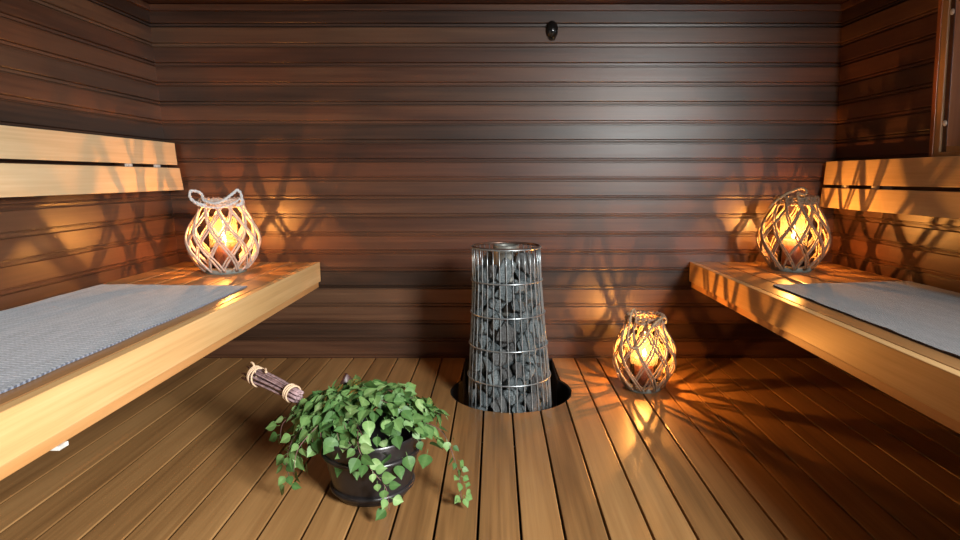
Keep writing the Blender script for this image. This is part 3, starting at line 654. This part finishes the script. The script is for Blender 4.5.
# ------------------------------------------------------------------ willow lanterns
def make_lantern(label, clabel, loc, rmax, H, willow, rope_mat, rope_paths, seed, nst=10, pair=5.0, base_r=.58, twist=115, neck=.53, fl=1.0, rotz=0):
    R = random.Random(seed)
    t = thing('willow_lantern', label, 'lantern', loc, (0, 0, rotz))
    P = [(.012, base_r), (.035, base_r + .13), (.09, .92), (.14, 1.), (.185, .965), (.24, .80), (.29, neck + .09), (.325, neck)]
    P = [(z * H / .335, r) for z, r in P]
    def pr(z):
        pts = P
        z = max(P[0][0], min(P[-1][0], z))
        for k in range(len(P) - 1):
            if z <= P[k + 1][0]:
                z0, r0 = P[k]; z1, r1 = P[k + 1]; tt = (z - z0) / (z1 - z0)
                m0 = (P[k + 1][1] - P[max(0, k - 1)][1]) / (P[k + 1][0] - P[max(0, k - 1)][0]); m1 = (P[min(len(P) - 1, k + 2)][1] - P[k][1]) / (P[min(len(P) - 1, k + 2)][0] - P[k][0])
                h = z1 - z0
                return rmax * ((2 * tt ** 3 - 3 * tt ** 2 + 1) * r0 + (tt ** 3 - 2 * tt ** 2 + tt) * h * m0 + (-2 * tt ** 3 + 3 * tt ** 2) * r1 + (tt ** 3 - tt ** 2) * h * m1)
        return rmax * P[-1][1]
    bm = bmesh.new()
    z0, z1 = P[0][0], P[-1][0]
    for d in (1, -1):
        for k in range(nst if d > 0 else nst):
            jit = R.uniform(-3, 3)
            for q in (-.5, .5):
                a0 = radians(360 / (nst if d > 0 else nst) * (k + (.25 if d > 0 else 0)) + jit + q * pair + R.uniform(-.8, .8)); tw = radians(twist + R.uniform(-7, 7)); ph = R.uniform(0, 6)
                pts = []
                for j in range(25):
                    tt = j / 24; z = z0 + (z1 - z0) * tt
                    wob = .0035 * sin(tt * 9 + ph)
                    a = a0 + d * tw * (tt - .5)
                    r = pr(z) + (-.0025 if d > 0 else .0045) + wob * .6
                    pts.append((r * cos(a), r * sin(a), z))
                tube(bm, pts, lambda tt, w=R.uniform(.0036, .0050): w * (1 - .15 * tt), 6)
    link('willow_lattice', bm, willow, t)
    bm = bmesh.new(); rb = rmax * base_r
    lathe(bm, [(0, 0), (rb - .004, 0), (rb, .004), (rb + .002, .012), (rb, .020), (rb - .006, .023), (0, .023)], 48)
    link('base_disc', bm, M_base_grey, t, autos=40)
    bm = bmesh.new(); rn = rmax * neck
    for (zz, rr_) in ((H - .010, rn - .001), (H - .020, rn + .007), (H - .001, rn + .006), (H - .028, rn + .001)):
        ph = R.uniform(0, 6)
        tube(bm, [((rr_ + .002 * sin(7 * a + ph)) * cos(a), (rr_ + .003 * sin(7 * a + ph)) * sin(a), zz + .0025 * sin(9 * a + ph)) for a in [2 * pi * k / 60 for k in range(60)]], .0055, 7, closed=True)
    # binding wraps
    for k in range(22):
        a = 2 * pi * k / 22
        c0 = Vector(((rn + .003) * cos(a), (rn + .003) * sin(a), H - .013)); er = Vector((cos(a), sin(a), 0))
        tube(bm, [c0 + er * (.013 * cos(b)) + Vector((0, 0, .021 * sin(b))) + Vector((-sin(a), cos(a), 0)) * .004 * sin(b) for b in [2 * pi * j / 12 for j in range(12)]], .0024, 5, closed=True)
    link('woven_rim', bm, willow, t)
    bm = bmesh.new()
    for path, rad in rope_paths:
        sp = spline(path, 10)
        # two twisted strands
        for s_ in (0, pi):
            pts = []; L_ = 0
            for j, p in enumerate(sp):
                dd = (sp[min(j + 1, len(sp) - 1)] - sp[max(j - 1, 0)]).normalized()
                if j: L_ += (p - sp[j - 1]).length
                up = Vector((0, 0, 1)) if abs(dd.z) < .9 else Vector((1, 0, 0)); a = dd.cross(up).normalized(); b = dd.cross(a)
                ang = L_ * 180 + s_
                pts.append(p + (a * cos(ang) + b * sin(ang)) * rad * .5)
            tube(bm, pts, rad * .68, 6)
    link('rope_handle', bm, rope_mat, t)
    bm = bmesh.new(); rg = .062
    lathe(bm, [(0, .0245), (rg - .004, .0245), (rg, .029), (rg, .262), (rg - .0012, .264)], 48)
    link('glass_cylinder', bm, M_glass, t, autos=40)
    # candle: a thing of its own standing in the glass
    cd = thing('pillar_candle', clabel, 'candle', (loc[0], loc[1], loc[2] + .0275))
    bm = bmesh.new(); hc = .118
    lathe(bm, [(0, 0), (.044, 0), (.046, .003), (.046, hc - .003), (.043, hc), (.028, hc - .006), (0, hc - .008)], 36)
    wax = link('wax_body', bm, M_wax, cd, autos=50)
    bm = bmesh.new(); tube(bm, [(0, 0, hc - .009), (.001, 0, hc + .010)], .0012, 6); link('wick', bm, M_wick, wax)
    bm = bmesh.new()
    lathe(bm, [(0, hc + .008), (.005, hc + .012), (.008, hc + .019), (.0075, hc + .026), (.0045, hc + .034), (.0018, hc + .040), (0, hc + .043)], 12)
    link('flame', bm, M_flame, cd)
    li = bpy.data.lights.new('flame_light', 'POINT'); li.color = FLAME_COL; li.energy = LP * fl; li.shadow_soft_size = .0045
    lo = bpy.data.objects.new('flame_light', li); C.objects.link(lo); lo.parent = cd; lo.location = (0, 0, hc + .051)
    return t
LP = 14.
def rp(c, sc, pts, y=-.1):
    return [((px - c[0]) * sc, (yy if yy is not None else y), (c[1] - py) * sc) for px, py, yy in [(p + (None,))[:3] for p in pts]]
ropeL = [(rp((226, 272), .00474, [(214, 205, -.085), (207, 203, -.09), (201, 198, -.085), (201, 192, -.07), (206, 192, -.05), (210, 195, -.04), (212, 200, -.075), (221, 203, -.105), (230, 200, -.112), (238, 194, -.09), (242, 191, -.07), (245, 195, -.075), (245, 203, -.085), (240, 206, -.09)]), .0066),
         (rp((226, 272), .00474, [(203, 202, -.08), (212, 206, -.1), (226, 207, -.108), (238, 203, -.1), (244, 199, -.08)]), .0045)]
ropeR = [(rp((790, 270), .0048, [(762, 208, -.07), (764, 204, -.085), (770, 198, -.09), (778, 193, -.08), (786, 190, -.06), (793, 188.5, -.04), (796, 191, -.05), (794, 194.5, -.07), (789, 194, -.085), (786, 192, -.09), (786, 197, -.1), (787, 203, -.106), (788, 206, -.104)]), .0055)]
ropeF = [(rp((643, 388), .00466, [(630, 318, -.07), (629, 309, -.08), (626, 303, -.10), (622.5, 306, -.13), (620, 316, -.15), (618.5, 326, -.16), (620, 334, -.165), (626, 337, -.165), (632, 332, -.165), (638, 323, -.15), (645, 315, -.13), (653, 311.5, -.10), (659, 314, -.06), (662, 320, -.02)]), .0048)]
make_lantern('whitewashed willow lantern on the bench with the slate blue towel', 'lit pillar candle in the glass of the whitewashed lantern', (-1.272, -.354, BZ), .156, .340, M_willow_white, M_rope_white, ropeL, 11, nst=11, pair=4.6, fl=.9, twist=78, rotz=.35)
make_lantern('brown willow lantern on the bench with the plain grey towel', 'lit pillar candle in the lantern beside the plain grey towel', (1.430, -.291, BZ), .154, .348, M_willow_tan, M_rope_tan, ropeR, 23, nst=11, pair=4.4, fl=.85, rotz=-.2, twist=74)
make_lantern('smaller willow lantern standing on the floor by the stone heater', 'lit pillar candle in the lantern on the floor', (.689, -.478, 0), .140, .345, M_willow_tan, M_rope_tan, ropeF, 37, nst=10, pair=5.5, fl=1.1, twist=78)

# ------------------------------------------------------------------ bucket
BX, BY = -.383, -1.412
bucket = thing('sauna_bucket', 'black round bucket with raised hoops holding the leafy birch whisk', 'bucket', (BX, BY, 0))
bm = bmesh.new()
lathe(bm, [(0, .0), (.106, 0), (.113, .004), (.117, .012), (.121, .03), (.130, .07), (.140, .115), (.146, .15), (.1495, .185), (.1505, .196), (.148, .200), (.141, .198), (.137, .19), (.130, .15), (.112, .03), (0, .022)], 64)
body = link('bucket_body', bm, M_bucket, bucket, autos=50)
for zz, rr_, rad in ((.030, .1195, .012), (.142, .1425, .0115)):
    bm = bmesh.new(); tube(bm, [(rr_ * cos(2 * pi * k / 64), rr_ * sin(2 * pi * k / 64), zz) for k in range(64)], rad, 12, closed=True, flat=.8)
    link('hoop', bm, M_bucket, body)
bm = bmesh.new()
ea = math.atan2(.13, -.107)
pts = []
for j in range(13):
    tt = j / 12; z = .05 + .285 * tt
    pts.append((z, .121 + .045 * tt, .032 * (1 - .25 * tt) if tt < .85 else .032 * .79 * math.sqrt(max(0.02, 1 - ((tt - .85) / .152) ** 2))))
rows = []
for z, r, w in pts:
    row = []
    for (u, v) in ((-1, 0), (-.7, 1), (.7, 1), (1, 0), (.7, -1), (-.7, -1)):
        rad = r + v * .008; a = ea
        row.append(bm.verts.new((rad * cos(a) - u * w * sin(a), rad * sin(a) + u * w * cos(a), z)))
    rows.append(row)
for A, B in zip(rows, rows[1:]):
    for k in range(6): bm.faces.new((A[k], A[(k + 1) % 6], B[(k + 1) % 6], B[k]))
bm.faces.new(rows[0][::-1]); bm.faces.new(rows[-1])
for v in bm.verts: v.co.x += .001
link('stave_handle', bm, M_bucket_ear, bucket, autos=50)

# ------------------------------------------------------------------ birch whisk
TIE = Vector((-.660, -1.305, .275)); END = Vector((-.853, -1.165, .300))
whisk = thing('birch_whisk', 'leafy green birch whisk with bound twig handle resting in the bucket', 'sauna whisk', TIE)
R = random.Random(4)
ax = (END - TIE).normalized(); s1 = ax.cross(Vector((0, 0, 1))).normalized(); s2 = ax.cross(s1)
bm = bmesh.new()
for k in range(30):
    a = R.uniform(0, 2 * pi); q = math.sqrt(R.random())
    r0 = .021 * q; r1 = (.027) * q; l = (END - TIE).length * R.uniform(.93, 1.06)
    pts = [ax * (l * t) + (s1 * cos(a) + s2 * sin(a)) * (r0 + (r1 - r0) * t + .0015 * sin(5 * t + a)) for t in [j / 6 - .15 for j in range(8)]]
    tube(bm, pts, R.uniform(.0024, .0040), 6)
hnd = link('twig_handle', bm, M_twig_end, whisk)
for pos, rad, cnt in ((.045, .027, 3), (.80, .031, 4)):
    bm = bmesh.new()
    c0 = ax * ((END - TIE).length * pos if pos > .5 else 0.005)
    for q in range(cnt):
        tl = R.uniform(-.35, .35) if pos > .5 else R.uniform(-.12, .12)
        ph = R.uniform(0, 6)
        tube(bm, [c0 + ax * ((q - 1.2) * .009 + tl * .03 * sin(a + ph)) + (s1 * cos(a) + s2 * sin(a)) * rad for a in [2 * pi * j / 24 for j in range(24)]], .0030, 7, closed=True)
    if pos > .5:
        tube(bm, spline([c0 + s1 * .03, c0 - ax * .03 - s2 * .034 + s1 * .01, c0 - ax * .055 - s2 * .032 - s1 * .004], 6), .0042, 7)
        tube(bm, spline([c0 + s2 * .028, c0 + ax * .02 - s2 * .033, c0 + ax * .038 - s2 * .04], 6), .0038, 7)
    link('binding', bm, M_string, hnd)

# leafy shoots: paths in room coordinates, from the binding over the bucket
DC = Vector((-.395, -1.385, .190)); DR = Vector((.225, .155, .130))
def dome(x, y):
    q = ((x - DC.x) / DR.x) ** 2 + ((y - DC.y) / DR.y) ** 2
    return DC.z + DR.z * math.sqrt(max(0., 1 - q))
shoots = []
for k in range(30):
    fan = -1.08 + 1.75 * (k + R.uniform(-.3, .3)) / 29     # spread of directions
    d = Vector((cos(fan), sin(fan) , 0)); Ln = R.uniform(.24, .46)
    while ((TIE.x + cos(fan) * Ln - DC.x) / DR.x) ** 2 + ((TIE.y + sin(fan) * Ln - DC.y) / DR.y) ** 2 > 1.0 and Ln > .16: Ln -= .01
    pts = []
    for j in range(9):
        t = j / 8
        p = Vector((TIE.x, TIE.y, 0)) + Vector((cos(fan * t ** .6 - .25 * (1 - t)), sin(fan * t ** .6 - .25 * (1 - t)), 0)) * Ln * t
        q = ((p.x - DC.x) / DR.x) ** 2 + ((p.y - DC.y) / DR.y) ** 2
        lay = R.uniform(-.05, .0) if j else 0
        zd = dome(p.x, p.y) if q < 1 else .20 - .10 * (q - 1)
        tt = min(1, t * 2.2)
        pts.append(Vector((p.x, p.y, TIE.z * (1 - tt) + (max(.16, zd) + lay * .7) * tt)))
    shoots.append(spline(pts, 4))
hang = [
    [(-.56, -1.46, .25), (-.60, -1.50, .20), (-.615, -1.515, .14), (-.60, -1.53, .08)],
    [(-.52, -1.50, .25), (-.565, -1.555, .20), (-.575, -1.575, .13)],
    [(-.60, -1.40, .26), (-.655, -1.41, .22), (-.665, -1.42, .17)],
    [(-.40, -1.52, .24), (-.385, -1.575, .205), (-.350, -1.59, .155), (-.308, -1.60, .105), (-.298, -1.61, .04)],
    [(-.30, -1.45, .25), (-.22, -1.44, .235), (-.16, -1.46, .21), (-.125, -1.49, .15), (-.105, -1.51, .08), (-.10, -1.53, .03)],
    [(-.28, -1.36, .25), (-.22, -1.35, .245), (-.175, -1.36, .225)],
]
hangs = [spline([Vector(p) for p in h], 7) for h in hang]
bm = bmesh.new()
for sp in shoots: tube(bm, [p - TIE for p in sp], lambda t: .0026 * (1 - .6 * t), 5)
for sp in hangs: tube(bm, [p - TIE for p in sp], lambda t: .0016 * (1 - .4 * t), 5)
ltw = link('leafy_twigs', bm, M_twig, whisk)

bm = bmesh.new(); tone = bm.verts.layers.float.new('tone')
OUT = [(0, 0), (.02, .14), (.08, .28), (.18, .39), (.30, .43), (.38, .41), (.46, .40), (.55, .33), (.64, .28), (.76, .17), (.87, .09), (1., 0)]
def leaf(p, stemdir, nrm, size, tn):
    d = (stemdir - nrm * stemdir.dot(nrm))
    if d.length < 1e-3: d = nrm.orthogonal()
    d.normalize(); w = nrm.cross(d)
    fold = R.uniform(.0, .28); curl = R.uniform(-.1, .45); wd = R.uniform(.85, 1.05)
    def P_(u, v):
        return p + d * (u * size) + w * (v * size * wd) + nrm * size * (fold * abs(v) - curl * u * u * .6)
    st = p - d * size * .28 - nrm * size * .08
    mid = [bm.verts.new(P_(u, 0)) for u in (0, .24, .5, .75, 1.)]
    for v in mid: v[tone] = tn + .12
    for sgn in (1, -1):
        e = [bm.verts.new(P_(u, sgn * v)) for u, v in OUT[1:-1]]
        for v in e: v[tone] = tn - .05
        seq = [mid[0]] + e + [mid[4]]
        # fan strips to the midrib
        groups = [(0, 1, [0, 1, 2]), (1, 2, [2, 3, 4, 5]), (2, 3, [5, 6, 7, 8]), (3, 4, [8, 9, 10, 11])]
        for m0, m1, idx in groups:
            poly = [mid[m0]] + [seq[i] for i in idx if seq[i] is not mid[m0] and seq[i] is not mid[m1]] + [mid[m1]]
            if sgn < 0: poly = poly[::-1]
            bm.faces.new(poly)
    a = bm.verts.new(st); b = bm.verts.new(st + w * .0016); a[tone] = b[tone] = .5
    c = bm.verts.new(p + w * .0012); c[tone] = .5
    bm.faces.new((a, b, c, mid[0]))
def rnd(s=1.): return Vector((R.gauss(0, s), R.gauss(0, s), R.gauss(0, s)))
cnt = 0
for sp in shoots:
    n = len(sp)
    for j in range(7, n, 2):
        for s_ in (0, 1):
            if R.random() < .10: continue
            p = sp[j] - TIE; d = (sp[min(j + 1, n - 1)] - sp[j - 1]).normalized()
            side = d.cross(Vector((0, 0, 1))).normalized() * (1 if s_ else -1)
            q = (p + TIE - DC); out = Vector((q.x / DR.x, q.y / DR.y, 1.1)).normalized()
            nr = (out + Vector((0, -.25, .15)) + rnd(.6)).normalized()
            leaf(p + side * .010 + Vector((0, 0, R.uniform(-.004, .02))), (side + d * .6 + Vector((0, 0, -.5)) + rnd(.3)).normalized(), nr, R.uniform(.028, .054), R.choice([.2, .3, .4, .5, .6, .75]) + R.uniform(-.08, .08)); cnt += 1
for k in range(330):
    a = R.uniform(0, 2 * pi); q = math.sqrt(R.random()) * 1.03
    x = DC.x + DR.x * q * cos(a) ; y = DC.y + DR.y * q * sin(a)
    z = dome(x, y) - R.uniform(-.012, .07)
    out = Vector((cos(a) * q, sin(a) * q, .9)).normalized()
    leaf(Vector((x, y, z)) - TIE, Vector((cos(a), sin(a), -.7)) + rnd(.5), (out + Vector((0, -.2, .1)) + rnd(.62)).normalized(), R.uniform(.026, .056), R.choice([.15, .3, .4, .5, .6, .78]) + R.uniform(-.08, .08))
for hi, sp in enumerate(hangs):
    n = len(sp)
    for j in range(3, n, 3 if hi != 4 else 2):
        if hi == 4 and j < 16: continue
        for s_ in (1, -1):
            d = (sp[min(j + 1, n - 1)] - sp[j - 1]).normalized(); side = d.cross(Vector((0, -1, .3))).normalized() * s_
            if R.random() < .14: continue
            side = side * R.uniform(.5, 2.4)
            nr = (Vector((sp[j].x - BX, sp[j].y - BY, .05)).normalized() + Vector((0, -.5, .35)) + rnd(.55)).normalized()
            sz = R.uniform(.028, .046) * (.72 if hi == 4 else 1)
            leaf(sp[j] - TIE + side * .006 + nr * .006, side * .7 + d + rnd(.25), nr, sz, R.choice([.3, .5, .65, .8]) - (.2 if hi == 4 else 0))
link('leaves', bm, M_leaf, ltw, smooth=False)

# ------------------------------------------------------------------ light
w = bpy.data.worlds.new('world'); scene.world = w; w.use_nodes = True
bg = w.node_tree.nodes['Background']; bg.inputs[0].default_value = (.62, .78, 1.0, 1); bg.inputs[1].default_value = WORLD = .08
def area(name, loc, target, sx, sy, e, col):
    l = bpy.data.lights.new(name, 'AREA'); l.shape = 'RECTANGLE'; l.size = sx; l.size_y = sy; l.energy = e; l.color = col
    o = bpy.data.objects.new(name, l); C.objects.link(o); o.location = loc
    o.rotation_euler = (Vector(target) - Vector(loc)).to_track_quat('-Z', 'Y').to_euler(); return o
area('window_daylight', (2.35, -1.38, 1.50), (0, -1.5, 1.15), 1.15, .62, 4.5, (.80, .91, 1.0))

area('added_key_light', (2.15, -4.5, 1.90), (-.4, -1.1, .3), 1.0, 1.0, 510., (.97, .98, .95))  # added key light beyond the open front; no door stands there
# ------------------------------------------------------------------ camera
cam = bpy.data.cameras.new('camera'); co = bpy.data.objects.new('camera', cam); C.objects.link(co)
cam.sensor_width = 36; cam.lens = 612 / 960 * 36; cam.shift_x = -15 / 960
cam.clip_start = .05
co.location = (0, -3.2136, .9717); co.rotation_euler = (pi / 2 - .150807, 0, 0)
scene.camera = co
scene.view_settings.view_transform = 'Standard'; scene.view_settings.look = 'None'
scene.view_settings.exposure = 0.; scene.view_settings.gamma = 1.
scene.cycles.use_denoising = True
scene.cycles.max_bounces = 8
scene.cycles.sample_clamp_indirect = 3.
